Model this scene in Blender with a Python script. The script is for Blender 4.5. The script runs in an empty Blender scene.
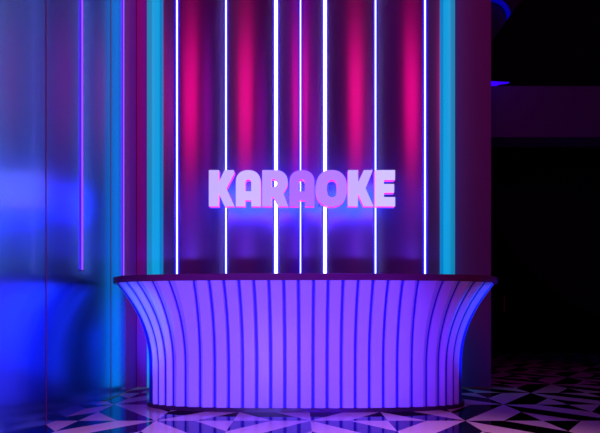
import bpy, bmesh, math
from mathutils import Vector
C = bpy.context.scene.collection
PI = math.pi

# ------------------------------------------------------------ camera
cd = bpy.data.cameras.new('camera'); cam = bpy.data.objects.new('camera', cd); C.objects.link(cam)
cd.sensor_width = 36; cd.lens = 24.0; cd.shift_y = 104.5/600
cam.location = (0, 0, 0.78); cam.rotation_euler = (PI/2, 0, 0)
cd.clip_end = 100
bpy.context.scene.camera = cam
vs = bpy.context.scene.view_settings
vs.view_transform = 'Standard'; vs.look = 'None'; vs.gamma = 1; vs.use_curve_mapping = False
vs.exposure = 0.0

# ------------------------------------------------------------ world
w = bpy.data.worlds.new('world'); bpy.context.scene.world = w; w.use_nodes = True
bg = w.node_tree.nodes['Background']
bg.inputs[0].default_value = (0.30, 0.06, 1.0, 1); bg.inputs[1].default_value = 0.062

# ------------------------------------------------------------ lamps out of view, some added
def aim(o, tgt):
    d = Vector(tgt) - o.location
    o.rotation_euler = d.to_track_quat('-Z', 'Y').to_euler()
def spot(name, loc, tgt, col, power, angle, blend=0.6, radius=0.08):
    l = bpy.data.lights.new(name, 'SPOT'); l.color = col; l.energy = power
    l.spot_size = math.radians(angle); l.spot_blend = blend; l.shadow_soft_size = radius
    o = bpy.data.objects.new(name, l); C.objects.link(o); o.location = loc; aim(o, tgt); return o
def area(name, loc, tgt, col, power, sx, sy, spread=180):
    l = bpy.data.lights.new(name, 'AREA'); l.shape = 'RECTANGLE'; l.size = sx; l.size_y = sy
    l.color = col; l.energy = power; l.spread = math.radians(spread)
    o = bpy.data.objects.new(name, l); C.objects.link(o); o.location = loc; aim(o, tgt); return o

spot('purple_spot', (-0.6, 0.2, 0.30), (-0.3, 3.45, 0.55), (0.16, 0.10, 1.0), 400, 50, 0.5, 0.12)
spot('violet_spot', (0.6, 0.2, 0.30), (0.1, 3.45, 0.55), (0.075, 0.001, 1.0), 320, 50, 0.5, 0.12)
spot('blue_spot', (-1.84, 1.4, 0.95), (-1.5, 3.75, 0.7), (0.01, 0.075, 1.0), 400, 24, 0.5, 0.05)
spot('blue_spot', (3.7, 2.2, 0.95), (1.6, 3.85, 0.7), (0.0, 0.07, 1.0), 520, 22, 0.5, 0.05)
spot('pink_spot', (0.9, 1.5, 4.2), (0.9, 1.7, 0), (0.70, 0.25, 0.50), 850, 50, 1.0, 0.15)
spot('pink_spot', (-0.8, 1.5, 4.2), (-1.0, 2.0, 0), (0.70, 0.27, 0.50), 480, 42, 1.0, 0.15)  # added to turn the left foreground tiles pinker
area('magenta_flood', (0.0, 0.35, 5.65), (0, 4.66, 3.4), (1.0, 0.0, 0.22), 38, 2.6, 1.9)
spot('blue_spot', (2.30, 4.95, 4.3), (2.9, 5.2, 3.5), (0.03, 0.02, 1.0), 6, 100, 1.0, 0.03)  # added lamp hidden by the pillar, tints the beam blue
BAYS = [(-1.433, -0.862), (-0.862, -0.28), (-0.28, 0.291), (0.291, 0.88), (0.88, 1.456)]

# ------------------------------------------------------------ materials
def mat(name, col, rough=0.5, metal=0.0, emit=None, es=1.0, noise=None, bump=None, spec=None, coat=0):
    m = bpy.data.materials.new(name); m.use_nodes = True
    nt = m.node_tree; b = nt.nodes['Principled BSDF']
    b.inputs['Base Color'].default_value = (*col, 1); b.inputs['Roughness'].default_value = rough
    b.inputs['Metallic'].default_value = metal
    if spec is not None: b.inputs['Specular IOR Level'].default_value = spec
    if coat: b.inputs['Coat Weight'].default_value = coat; b.inputs['Coat Roughness'].default_value = 0.05
    if emit:
        b.inputs['Emission Color'].default_value = (*emit, 1); b.inputs['Emission Strength'].default_value = es
    if noise:
        sc, lo, hi = noise
        tc = nt.nodes.new('ShaderNodeTexCoord'); mp = nt.nodes.new('ShaderNodeMapping')
        mp.inputs['Scale'].default_value = sc
        nz = nt.nodes.new('ShaderNodeTexNoise'); nz.inputs['Scale'].default_value = 1.0; nz.inputs['Detail'].default_value = 5
        nt.links.new(tc.outputs['Object'], mp.inputs[0]); nt.links.new(mp.outputs[0], nz.inputs['Vector'])
        mr = nt.nodes.new('ShaderNodeMapRange'); mr.inputs['To Min'].default_value = lo; mr.inputs['To Max'].default_value = hi
        nt.links.new(nz.outputs['Fac'], mr.inputs[0]); nt.links.new(mr.outputs[0], b.inputs['Roughness'])
        if bump:
            bp = nt.nodes.new('ShaderNodeBump'); bp.inputs['Strength'].default_value = bump; bp.inputs['Distance'].default_value = 0.002
            nt.links.new(nz.outputs['Fac'], bp.inputs['Height']); nt.links.new(bp.outputs[0], b.inputs['Normal'])
    return m
M = {}
M['left_metal'] = mat('blue_brushed_metal', (0.15, 0.48, 0.92), 0.2, 0.96, noise=((60, 60, 4), 0.17, 0.26), bump=0.04)
nt = M['left_metal'].node_tree; b0 = nt.nodes['Principled BSDF']
b1 = nt.nodes.new('ShaderNodeBsdfPrincipled'); b1.inputs['Metallic'].default_value = 1; b1.inputs['Roughness'].default_value = 0.06
b1.inputs['Base Color'].default_value = (0.5, 0.22, 0.95, 1)
mx = nt.nodes.new('ShaderNodeMixShader'); mx.inputs[0].default_value = 0.04
nt.links.new(b0.outputs[0], mx.inputs[1]); nt.links.new(b1.outputs[0], mx.inputs[2])
nt.links.new(mx.outputs[0], nt.nodes['Material Output'].inputs['Surface'])
M['flute'] = mat('violet_satin_metal', (0.60, 0.42, 0.66), 0.3, 0.80, noise=((40, 40, 1), 0.31, 0.33))
M['pillar'] = mat('plum_paint', (0.85, 0.02, 0.40), 0.5, 0.0, noise=((9, 9, 9), 0.4, 0.5))
M['pillar_violet'] = mat('violet_plum_paint', (0.32, 0.07, 0.30), 0.45, 0.0, noise=((9, 9, 9), 0.4, 0.5))
M['beam'] = mat('dark_plum_paint', (0.09, 0.045, 0.15), 0.6, 0.0, noise=((9, 9, 9), 0.55, 0.65))
M['cyan_side'] = mat('bright_cyan_flank', (0.1, 0.3, 0.4), 0.5, emit=(0.0, 0.42, 0.9), es=1.0)  # flank out of direct view, set bright for its reflection in the left wall
M['black'] = mat('black_paint', (0.004, 0.004, 0.005), 0.8, spec=0.1, noise=((9, 9, 9), 0.75, 0.85))
M['tile_white'] = mat('white_tile', (0.72, 0.66, 0.72), 0.12, noise=((14, 14, 14), 0.10, 0.16))
M['tile_black'] = mat('black_tile', (0.004, 0.003, 0.006), 0.08, noise=((14, 14, 14), 0.05, 0.09))
M['tile_black'].node_tree.nodes['Principled BSDF'].inputs['IOR'].default_value = 2.3
M['slat'] = mat('lavender_satin_slat', (0.72, 0.66, 0.95), 0.38, noise=((50, 50, 3), 0.33, 0.43))
M['core'] = mat('deep_violet_carcass', (0.05, 0.02, 0.6), 0.5, noise=((9, 9, 9), 0.45, 0.55))
M['top'] = mat('wine_gloss_top', (0.20, 0.02, 0.10), 0.25, noise=((9, 9, 9), 0.2, 0.3))
M['plinth'] = mat('wine_plinth', (0.06, 0.01, 0.05), 0.3, noise=((9, 9, 9), 0.25, 0.35))
M['tube'] = mat('white_neon', (0.8, 0.8, 0.8), 0.4, emit=(0.62, 0.78, 1.0), es=2.0)
M['violet_tube'] = mat('violet_neon', (0.3, 0.1, 0.5), 0.4, emit=(0.36, 0.07, 1.0), es=1.15)
M['tube_hot'] = mat('bright_white_neon', (0.8, 0.8, 0.8), 0.4, emit=(0.9, 0.95, 1.0), es=2.5)
M['channel'] = mat('blue_neon_sleeve', (0.1, 0.1, 0.6), 0.4, emit=(0.015, 0.0, 1.0), es=0.9)
M['cap'] = mat('grey_end_cap', (0.2, 0.2, 0.25), 0.4, noise=((9, 9, 9), 0.35, 0.45))
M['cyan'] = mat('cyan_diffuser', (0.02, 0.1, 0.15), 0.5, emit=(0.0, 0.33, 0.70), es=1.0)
M['cyan_fade_outer'] = mat('teal_fade_strip', (0.05, 0.2, 0.3), 0.5, emit=(0.0, 0.22, 0.42), es=1.0)
M['cyan_fade_inner'] = mat('azure_fade_strip', (0.02, 0.05, 0.15), 0.5, emit=(0.0, 0.20, 0.52), es=1.0)
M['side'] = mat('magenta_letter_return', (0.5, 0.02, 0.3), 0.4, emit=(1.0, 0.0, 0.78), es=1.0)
M['halo'] = mat('blue_halo_backing', (0.1, 0.1, 0.5), 0.4, emit=(0.0, 0.035, 1.0), es=12.0)
M['bluering'] = mat('blue_neon_ring', (0.0, 0.0, 0.3), 0.4, emit=(0.0, 0.0, 1.0), es=0.30)
M['blueledge'] = mat('blue_ledge_wedge', (0.0, 0.0, 0.3), 0.4, emit=(0.04, 0.0, 1.0), es=1.0)
M['red'] = mat('red_standby_strip', (0.1, 0, 0), 0.4, emit=(0.012, 0.0, 0.001), es=0.6)
M['brass'] = mat('brass_strip', (0.8, 0.5, 0.3), 0.35, 0.9, noise=((60, 60, 60), 0.2, 0.5))
M['seam'] = mat('plum_seam_strip', (0.35, 0.02, 0.20), 0.4, 0.0, noise=((9, 9, 9), 0.35, 0.45))
M['ceiling'] = mat('black_ceiling', (0.01, 0.008, 0.012), 0.7, noise=((9, 9, 9), 0.65, 0.75))

# ------------------------------------------------------------ helpers
def obj(name, bm, mats, parent=None, smooth=False, loc=None):
    me = bpy.data.meshes.new(name); bmesh.ops.recalc_face_normals(bm, faces=bm.faces); bm.to_mesh(me); bm.free()
    for m in (mats if isinstance(mats, (list, tuple)) else [mats]): me.materials.append(m)
    if smooth:
        for p in me.polygons: p.use_smooth = True
    o = bpy.data.objects.new(name, me); C.objects.link(o)
    if parent: o.parent = parent
    if loc: o.location = loc
    return o
def struct(name, bm, m, parent=None):
    o = obj(name, bm, m, parent); o['kind'] = 'structure'; return o
def box(bm, x0, x1, y0, y1, z0, z1, mi=0):
    v = [bm.verts.new((x, y, z)) for z in (z0, z1) for x, y in ((x0, y0), (x1, y0), (x1, y1), (x0, y1))]
    for f in ((0, 3, 2, 1), (4, 5, 6, 7), (0, 1, 5, 4), (1, 2, 6, 5), (2, 3, 7, 6), (3, 0, 4, 7)):
        bm.faces.new([v[i] for i in f]).material_index = mi
def boxm(*a): bm = bmesh.new(); box(bm, *a); return bm
def prism(bm, pts, z0, z1):                       # plan outline extruded upwards
    lo = [bm.verts.new((x, y, z0)) for x, y in pts]; hi = [bm.verts.new((x, y, z1)) for x, y in pts]
    n = len(pts)
    bm.faces.new(lo); bm.faces.new(hi)
    for i in range(n): bm.faces.new((lo[i], lo[(i+1) % n], hi[(i+1) % n], hi[i]))
def cyl(bm, x, y, r, z0, z1, n=16):
    prism(bm, [(x+r*math.cos(2*PI*i/n), y+r*math.sin(2*PI*i/n)) for i in range(n)], z0, z1)
def thing(name, label, cat, loc=(0, 0, 0), group=None):
    o = bpy.data.objects.new(name, None); C.objects.link(o); o.location = loc
    o['label'] = label; o['category'] = cat
    if group: o['group'] = group
    return o
def tag(o, label, cat, group=None):
    o['label'] = label; o['category'] = cat
    if group: o['group'] = group

# ------------------------------------------------------------ room shell
WX, WY, TOP, LTOP = -1.91, 4.66, 8.2, 5.2
S, OX, OY = 0.605, 0.083, 3.13
bm = bmesh.new()
for i in range(-4, 15):
    for j in range(-7, 12):
        def V(u, v): return bm.verts.new((OX+(i+u)*S, OY+(j+v)*S, 0))
        uk = 1 if i % 2 == 0 else 0       # 0 white, 1 black
        if (i+j) % 2 == 0:
            polys = [([(0, 0), (1, 1), (.5, 1), (0, .5)], uk), ([(0, .5), (.5, 1), (0, 1)], 1-uk),
                     ([(0, 0), (.5, 0), (1, .5), (1, 1)], 1-uk), ([(.5, 0), (1, 0), (1, .5)], uk)]
        else:
            polys = [([(0, 1), (1, 0), (1, .5), (.5, 1)], uk), ([(.5, 1), (1, .5), (1, 1)], 1-uk),
                     ([(0, 1), (0, .5), (.5, 0), (1, 0)], 1-uk), ([(0, .5), (0, 0), (.5, 0)], uk)]
        for p, mi in polys:
            f = bm.faces.new([V(u, v) for u, v in p]); f.normal_update()
            if f.normal.z < 0: f.normal_flip()
            f.material_index = mi
bmesh.ops.remove_doubles(bm, verts=bm.verts, dist=1e-4)
x0, x1, y0, y1 = OX-4*S, OX+15*S, OY-7*S, OY+12*S
a = [bm.verts.new((x, y, -0.1)) for x, y in ((x0, y0), (x1, y0), (x1, y1), (x0, y1))]
bm.faces.new(a).material_index = 1
me = bpy.data.meshes.new('floor'); bm.to_mesh(me); bm.free()
me.materials.append(M['tile_white']); me.materials.append(M['tile_black'])
fl = bpy.data.objects.new('floor', me); C.objects.link(fl); fl['kind'] = 'structure'

wl = struct('wall_left', boxm(WX-0.2, WX, -1.0, 4.375, 0, TOP), M['left_metal'])
struct('trim_8', boxm(WX-0.2, WX, 4.375, WY, 0, TOP), M['pillar'])  # end of the metal wall; paint stands in for its magenta reflection
for k, yy in enumerate((0.95, 1.98, 3.008, 4.04)):
    struct('trim_%d' % (k+1), boxm(WX, WX+0.002, yy-0.005, yy+0.005, 0, TOP), M['seam'])
struct('trim_5', boxm(WX+0.003, WX+0.006, WY-0.006, WY-0.003, 0, TOP), M['black'])

wb = struct('wall_back', boxm(WX-0.2, 1.80, WY+0.002, WY+0.3, 0, TOP), M['pillar'])
def flute(a, b, R=0.45):
    bm = bmesh.new(); c = (a+b)/2; h = (b-a)/2-0.002; N = 28
    base = WY-0.02
    front = []
    for i in range(N+1):
        x = -h+2*h*i/N
        front.append((c+x, base + math.sqrt(R*R-x*x) - math.sqrt(R*R-h*h) - (R-math.sqrt(R*R-h*h))))
    back = [(c+h, WY), (c-h, WY)]
    # concave: deepest at the bay centre, edges stand forward
    prism(bm, front+back, 0.0, TOP)
    return obj('fluted_panel', bm, M['flute'], wb, smooth=False)
for a, b in [(-1.60, -1.433)] + BAYS + [(1.456, 1.63)]:
    o = flute(a, b)
    for p in o.data.polygons:
        if abs(p.normal.z) < 0.1 and p.normal.y < -0.5: p.use_smooth = True
    sm = {}
    for p in o.data.polygons:
        for k in p.edge_keys: sm.setdefault(k, []).append(p.use_smooth)
    for e in o.data.edges:
        if not all(sm[tuple(sorted(e.vertices))]): e.use_edge_sharp = True
wr = struct('wall_right', boxm(1.806, 2.225, WY, 5.3, 0, TOP), M['pillar_violet'])
struct('wall_far', boxm(2.225, 9.0, 9.6, 9.8, 0, 7.0), M['black'])
struct('wall_side', boxm(1.9, 2.225, 5.3, 9.6, 0, 7.0), M['black'])
struct('ceiling_far', boxm(2.225, 9.0, 5.2, 9.8, 7.0, 7.1), M['ceiling'])
struct('trim_6', boxm(2.225, 8.0, 5.2, 5.5, 3.172, 3.835), M['beam'])
struct('ceiling', boxm(WX-0.2, 2.225, -1.0, 5.3, TOP, TOP+0.1), M['ceiling'])
struct('baseboard_back', boxm(WX+0.01, -1.77, WY-0.008, WY, 0.0, 0.012), M['brass'])
struct('baseboard_right', boxm(1.81, 2.22, WY-0.008, WY, 0.0, 0.012), M['brass'])
struct('baseboard_left', boxm(WX, WX+0.006, 3.9, WY-0.01, 0.0, 0.008), M['brass'])

# ------------------------------------------------------------ cyan light columns
def light_column(xo, xi, label):
    """quarter-round diffuser: flat outer flank, face curving back towards the flutes"""
    t = thing('light_column', label, 'light', (xo, WY, 0), 'cyan light columns flanking the fluted wall')
    w = xi-xo; N = 16
    pts = [(0.0, 0.0), (0.0, -0.16)] + [(w*math.sin(PI/2*i/N), -0.02-0.14*math.cos(PI/2*i/N)**0.8) for i in range(1, N+1)]
    def part(name, i0, i1, m):
        seg = pts[i0:i1+1]
        bm = bmesh.new(); prism(bm, seg+[(w*0.3, 0.0)], 0.03, LTOP)
        return obj(name, bm, m, t)
    part('side_diffuser', 0, 1, M['cyan_side']); part('outer_fade', 1, 5, M['cyan_fade_outer']); part('diffuser', 5, 12, M['cyan']); part('inner_fade', 12, 17, M['cyan_fade_inner'])  # stepped emission strips paint the brightness fade across the column
    obj('base_plate', boxm(min(0, w), max(0, w), -0.16, 0, 0, 0.03), M['cap'], t)
light_column(-1.721, -1.585, 'glowing cyan vertical column at left end of the fluted wall, nearest the blue metal wall')
light_column(1.744, 1.620, 'glowing cyan vertical column at right end of the fluted wall, beside the dark purple pillar')

# ------------------------------------------------------------ neon tubes
def neon(x, y, r, sw, zb, label, hot=False, yw=4.535, group='vertical neon tubes on the wall'):
    t = thing('neon_tube', label, 'light', (x, y, zb), group)
    ht = LTOP-zb
    bm = bmesh.new(); cyl(bm, 0, -r*0.2, r, 0.0, ht); obj('tube', bm, M['tube_hot'] if hot else M['tube'], t, smooth=False)
    obj('sleeve', boxm(-sw, sw, r*0.2, r*0.2+0.012, 0.0, ht), M['channel'], t)
    obj('end_cap', boxm(-sw, sw, -r, r*0.2+0.012, -0.012, 0), M['cap'], t)
    for k in range(3):
        obj('bracket', boxm(-0.006, 0.006, r*0.2+0.012, yw-y, 0.25+k*1.4, 0.27+k*1.4), M['cap'], t)
TZ = 1.305
tubes = [(177, .008, .022, False, 'thin white-blue neon tube beside the left cyan column, leftmost on the fluted wall'),
         (226, .008, .022, False, 'thin white-blue neon tube passing behind the first letter K'),
         (276, .017, .034, True, 'thick bright white neon tube passing behind the letter R'),
         (300.5, .006, .015, False, 'thinnest white-blue neon tube, centred behind the second letter A'),
         (325, .017, .034, True, 'thick bright white neon tube passing behind the letter O'),
         (375.5, .008, .022, False, 'thin white-blue neon tube between the second K and the E'),
         (425, .008, .022, False, 'thin white-blue neon tube beside the right cyan column, right of the sign')]
for px, r, sw, hot, lab in tubes:
    neon((px-300)*4.49/400, 4.49, r, sw, TZ, lab, hot, 4.635 if px == 300.5 else 4.54)
def side_neon(y, zb, label):
    t = thing('violet_neon_tube', label, 'light', (WX, y, zb), 'violet neon tubes on the left metal wall')
    ht = LTOP-zb
    obj('sleeve', boxm(0.0005, 0.003, -0.016, 0.016, 0, ht), M['channel'], t)
    bm = bmesh.new(); cyl(bm, 0.010, 0, 0.0065, 0, ht); obj('tube', bm, M['violet_tube'], t)
    obj('end_cap', boxm(0.0005, 0.018, -0.010, 0.010, -0.010, 0), M['cap'], t)
side_neon(3.49, 1.226, 'violet neon tube on the blue metal wall, nearest the camera, ending above floor')
side_neon(4.31, 1.27, 'violet neon tube on the blue metal wall behind the left tip of the desk top')

# ------------------------------------------------------------ KARAOKE letters
LD = 4.35; LT = 0.06
FACE_LIGHT = [(.54,.43,1), (.58,.47,1), (.46,.30,1), (.37,.14,1), (.42,.20,1), (.54,.42,1), (.62,.54,1)]  # front light on the faces put into emission, letter by letter
nl = 0
def letter(name, outer, holes, label, group=None):
    global nl
    fm = mat('lilac_lit_face', (0.3, 0.25, 0.5), 0.35, emit=FACE_LIGHT[nl], es=1.0, noise=((9, 9, 9), 0.3, 0.4)); nl += 1
    xs = [p[0] for p in outer]; cx = (min(xs)+max(xs))/2
    def W(p): return ((p[0]-cx)*LD/400, (206.2-p[1])*LD/400)
    t = thing(name, label, 'letter', ((cx-300)*LD/400, LD, 0.78+(321-206.2)*LD/400), group)
    loops = [[W(p) for p in outer]] + [[W(p) for p in h] for h in holes]
    def slab(y0, y1, caps, walls):
        bm = bmesh.new()
        fr, bk = [], []
        for lp in loops:
            fr.append([bm.verts.new((x, y0, z)) for x, z in lp]); bk.append([bm.verts.new((x, y1, z)) for x, z in lp])
        if caps:
            for rings in (fr, bk):
                edges = []
                for r in rings:
                    for i in range(len(r)): edges.append(bm.edges.new((r[i], r[(i+1) % len(r)])))
                bmesh.ops.triangle_fill(bm, use_beauty=True, use_dissolve=False, edges=edges)
        if walls:
            for f, b in zip(fr, bk):
                for i in range(len(f)):
                    j = (i+1) % len(f); bm.faces.new((f[i], f[j], b[j], b[i]))
        return bm
    obj('face_panel', slab(0, 0.008, True, True), fm, t)
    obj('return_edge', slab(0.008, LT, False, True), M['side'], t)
    obj('halo_backing', slab(LT, LT+0.006, True, True), M['halo'], t)
    ox = 7 if name == 'letter_e' else 4
    for sx, sz in ((xs[0]+ox-cx, 5), (xs[0]+ox-cx, 30)):
        obj('standoff', boxm(sx*LD/400-0.006, sx*LD/400+0.006, LT+0.006, 4.535-LD, sz*LD/400-0.006, sz*LD/400+0.006), M['cap'], t)
    return t
def arc(cx, cy, rx, ry, a0, a1, n=14, e=1.0):
    out = []
    for i in range(n+1):
        a = math.radians(a0+(a1-a0)*i/n); c, s = math.cos(a), math.sin(a)
        out.append((cx+rx*math.copysign(abs(c)**e, c), cy-ry*math.copysign(abs(s)**e, s)))
    return out
T, B = 170, 206.2
def Kp(x, armr):
    return [(x, T), (x+10.1, T), (x+10.1, 182), (x+15.7, T)] + armr + [(x+17.5, 188.2), (x+25.5, B), (x+15.7, B), (x+9.9, 193.5), (x+9.9, B), (x, B)]
def Ap(l, r):
    m = (l+r)/2; w = (r-l)/2
    outer = arc(m, 181.5, w, 11.5, 180, 0, 20, 0.92) + [(r, B), (m+3, B), (m+3, 200), (m-3, 200), (m-3, B), (l, B)]
    hole = arc(m, 182, 2.95, 2.9, 180, 0, 8) + [(m+2.95, 191.2), (m-2.95, 191.2)]
    return outer, [hole]
letter('letter_k', Kp(208.8, [(233.2, T), (234.3, 171.2), (234.1, 173.3)]), [], 'lit lilac letter K with magenta edge, first letter of the sign')
o, h = Ap(235.8, 260.6); letter('letter_a', o, h, 'lit lilac letter A directly right of the first K')
R_out = [(262.1, T), (275.5, T)] + arc(276, 181.6, 11.8, 11.6, 88, -35, 14, 0.95) + [(283.2, 192.6), (288.2, B), (278.5, B), (273.4, 197), (271.8, 197), (271.8, B), (262.1, B)]
R_hole = [(271.7, 178.7), (274, 178.7)] + arc(274, 182.8, 3.3, 4.1, 80, -80, 8) + [(274, 187), (271.7, 187)]
letter('letter_r', R_out, [R_hole], 'lit lilac letter R with a thick white neon tube behind it')
o, h = Ap(289.4, 314.5); letter('letter_a', o, h, 'dimmer-lit violet letter A in the middle of the sign, left of the O')
letter('letter_o', arc(331.5, 188.2, 15.7, 18.3, 180, -174, 40, 0.86), [arc(332.1, 188.3, 5, 8.8, 180, -170, 24, 0.75)], 'lit violet oval letter O with magenta lower rim')
letter('letter_k', Kp(348.1, [(373, T), (372.6, T+1), ]), [], 'lit lilac letter K right of the O, left of the E')
letter('letter_e', [(374.9, T), (395.1, T), (395.1, 179.8), (384, 179.8), (384, 183.9), (394.2, 183.9), (394.2, 192.6), (384, 192.6), (384, 197), (395.2, 197), (395.2, B), (374.9, B)], [],
       'brighter-lit lilac letter E with magenta bar undersides, last letter of the sign')

# ------------------------------------------------------------ reception desk
DX = 0.0515
def plan(a, yc, bf, n):
    def P(th):                                      # th from -pi (left back) .. 0 front .. pi ; returns relative x, world y
        s, c = math.sin(th), math.cos(th)
        x = a*math.copysign(abs(s)**(2/n), s)
        if c >= 0: return x, yc - bf*abs(c)**(2/n)
        return a*math.copysign(abs(s)**(2/5), s), yc + (4.30-yc)*abs(c)**(2/5)
    return P
PB = plan(1.475, 3.86, 0.43, 3.0)
PT = plan(1.79, 3.90, 0.47, 3.0)
def solve(P, off):
    lo, hi = 0.0, PI/2*0.999
    best = 0; bd = 1e9
    for i in range(4000):
        th = hi*i/3999; x, y = P(th); d = abs(x*400/y-off)
        if x*400/y > off: return th
        if d < bd: bd, best = d, th
    return best
offB = [7, 21, 35, 49, 63, 77, 91, 105.5, 120, 132, 140, 147, 151.5]
offT = [7.4, 22, 37, 52, 67, 82, 96.6, 112, 136.5, 153, 168, 178.5, 186]
bounds = [(solve(PB, b), solve(PT, t)) for b, t in zip(offB, offT)]
e = bounds[-1]
bounds.append((PI/2, PI/2))
for f in (0.25, 0.5, 0.75, 0.93):                   # slats wrapping on along the flank
    th = PI/2 + math.asin(f**2.5); bounds.append((th, th))
allb = [(-b, -t) for b, t in reversed(bounds)] + bounds
Z0, Z1 = 0.038, 1.127
def g(h): return 0.0 if h < 0.30 else ((h-0.30)/0.70)**2.15
def surf(tb, tt, h, off):
    k = g(h)
    bx, by = PB(tb); tx, ty = PT(tt)
    d = 1e-3
    nx0, ny0 = PB(tb-d); nx1, ny1 = PB(tb+d); mx0, my0 = PT(tt-d); mx1, my1 = PT(tt+d)
    dx = (nx1-nx0)*(1-k)+(mx1-mx0)*k; dy = (ny1-ny0)*(1-k)+(my1-my0)*k
    L = math.hypot(dx, dy) or 1
    x = bx*(1-k)+tx*k + off*dy/L; y = by*(1-k)+ty*k - off*dx/L
    return Vector((x, y-4.0, Z0+(Z1-Z0)*h))
desk = thing('reception_desk', 'curved flaring reception desk clad in vertical lavender slats, with dark wine-red top', 'desk', (DX, 4.0, 0))
def ringloft(P0, P1, off, zs, n=160):
    pass
# carcass
bm = bmesh.new(); rows = []
NR, NH = 200, 18
for j in range(NH+1):
    h = j/NH; r = []
    for i in range(NR):
        th = -PI + 2*PI*(i+0.5)/NR
        r.append(bm.verts.new(surf(th, th, h, -0.004)))
    rows.append(r)
for j in range(NH):
    for i in range(NR):
        k = (i+1) % NR; bm.faces.new((rows[j][i], rows[j][k], rows[j+1][k], rows[j+1][i]))
bm.faces.new(rows[0]); bm.faces.new(rows[-1])
obj('carcass', bm, M['core'], desk)
# slats
for (b0, t0), (b1, t1) in zip(allb[:-1], allb[1:]):
    bm = bmesh.new(); NHs = 22; rows = []
    for j in range(NHs+1):
        h = j/NHs
        A0 = surf(b0, t0, h, 0); A1 = surf(b1, t1, h, 0)
        ch = A1-A0; L = ch.length; ch /= L
        nrm = Vector((ch.y, -ch.x, 0)).normalized()
        if nrm.dot(surf((b0+b1)/2, (t0+t1)/2, h, 0.1)-surf((b0+b1)/2, (t0+t1)/2, h, 0)) < 0: nrm = -nrm
        gap = 0.0105; row = []
        k = min(1.0, max(0.0, (abs(b0+b1)/2-0.25)/0.65))
        sec = [(0.045, 0.0), (0.045, 0.009), (0.105+0.36*k, 0.024+0.012*k), (0.895+0.03*k, 0.024-0.013*k), (0.955, 0.009), (0.955, 0.0)]
        if b0+b1 > 0: sec = [(1-u, o_) for u, o_ in reversed(sec)]
        for u, off in sec:
            d = gap + (L-2*gap)*(u-0.045)/0.91
            row.append(bm.verts.new(A0+ch*d+nrm*off))
        rows.append(row)
    for j in range(NHs):
        n = len(sec)
        for i in range(n):
            k = (i+1) % n; bm.faces.new((rows[j][i], rows[j][k], rows[j+1][k], rows[j+1][i]))
    bm.faces.new(rows[0]); bm.faces.new(rows[-1])
    o = obj('slat', bm, M['slat'], desk)
def outline(P, out, n=220):
    pts = []
    for i in range(n):
        th = -PI+2*PI*(i+0.5)/n; x, y = P(th); d = 1e-3
        x0, y0 = P(th-d); x1, y1 = P(th+d); dx, dy = x1-x0, y1-y0; L = math.hypot(dx, dy)
        pts.append((x+out*dy/L, y-out*dx/L-4.0))
    return pts
bm = bmesh.new(); prism(bm, outline(PT, 0.030), Z1, 1.185)
o = obj('worktop', bm, M['top'], desk)
bv = o.modifiers.new('bevel', 'BEVEL'); bv.width = 0.004; bv.segments = 2; bv.limit_method = 'ANGLE'
bm = bmesh.new(); prism(bm, outline(PB, 0.018), 0.0, Z0); obj('plinth', bm, M['plinth'], desk)

# ------------------------------------------------------------ dark area on the right
t = thing('round_bulkhead', 'black round bulkhead hanging above the dark purple beam at upper right', 'ceiling feature', (5.6, 6.0, 3.635))
bm = bmesh.new(); n = 96
lo = [bm.verts.new((3.0*math.cos(2*PI*i/n), 0, 3.0*math.sin(2*PI*i/n))) for i in range(n)]
hi = [bm.verts.new((v.co.x, 0.4, v.co.z)) for v in lo]
bm.faces.new(lo); bm.faces.new(hi)
for i in range(n): bm.faces.new((lo[i], lo[(i+1) % n], hi[(i+1) % n], hi[i]))
obj('drum', bm, M['black'], t)
for xx in (-1.0, 1.0): obj('hanger', boxm(xx-0.02, xx+0.02, 0.15, 0.25, 2.7, 3.365), M['black'], t)
struct('trim_7', boxm(2.23, 4.2, 7.2, 7.3, 4.4, 7.0), M['beam'])
bm = bmesh.new()
def torus(bm, cx, y, cz, R, r, a0, a1, n=48, m=10):
    rows = []
    for i in range(n+1):
        a = math.radians(a0+(a1-a0)*i/n); row = []
        for j in range(m):
            b = 2*PI*j/m; rr = R+r*math.cos(b)
            row.append(bm.verts.new((cx+rr*math.cos(a), y+r*math.sin(b), cz+rr*math.sin(a))))
        rows.append(row)
    for i in range(n):
        for j in range(m):
            k = (j+1) % m; bm.faces.new((rows[i][j], rows[i][k], rows[i+1][k], rows[i+1][j]))
    bm.faces.new(rows[0]); bm.faces.new(rows[-1])
torus(bm, 0, 0, 0, 0.34, 0.035, -8, 200)
o = obj('neon_ring', bm, M['bluering'], None, True, (3.38, 7.12, 6.17))
tag(o, 'curved deep blue neon arc in the dark at upper right, right of the pillar top', 'light')
bm = bmesh.new()
wp = [(0, 0.075), (0.26, 0.062), (0.14, 0.045), (0.08, 0.02), (0.05, 0.0), (0, 0)]
fr = [bm.verts.new((x, 0, z)) for x, z in wp]; bk = [bm.verts.new((x, 0.03, z)) for x, z in wp]
bm.faces.new(fr); bm.faces.new(bk)
for i in range(len(wp)): bm.faces.new((fr[i], fr[(i+1) % 6], bk[(i+1) % 6], bk[i]))
o = obj('ledge_wedge', bm, M['blueledge'], None, False, (2.476, 5.22, 3.836))  # small emissive wedge shape resting on the beam
tag(o, 'tiny violet-blue emissive wedge on top of the dark beam, against the pillar', 'light')
o = obj('red_strip_light', boxm(-0.012, 0.012, 0, 0.02, 0, 0.40), M['red'], None, False, (4.90, 9.58, 1.0))
tag(o, 'very dim thin red vertical strip on the black far wall', 'light')
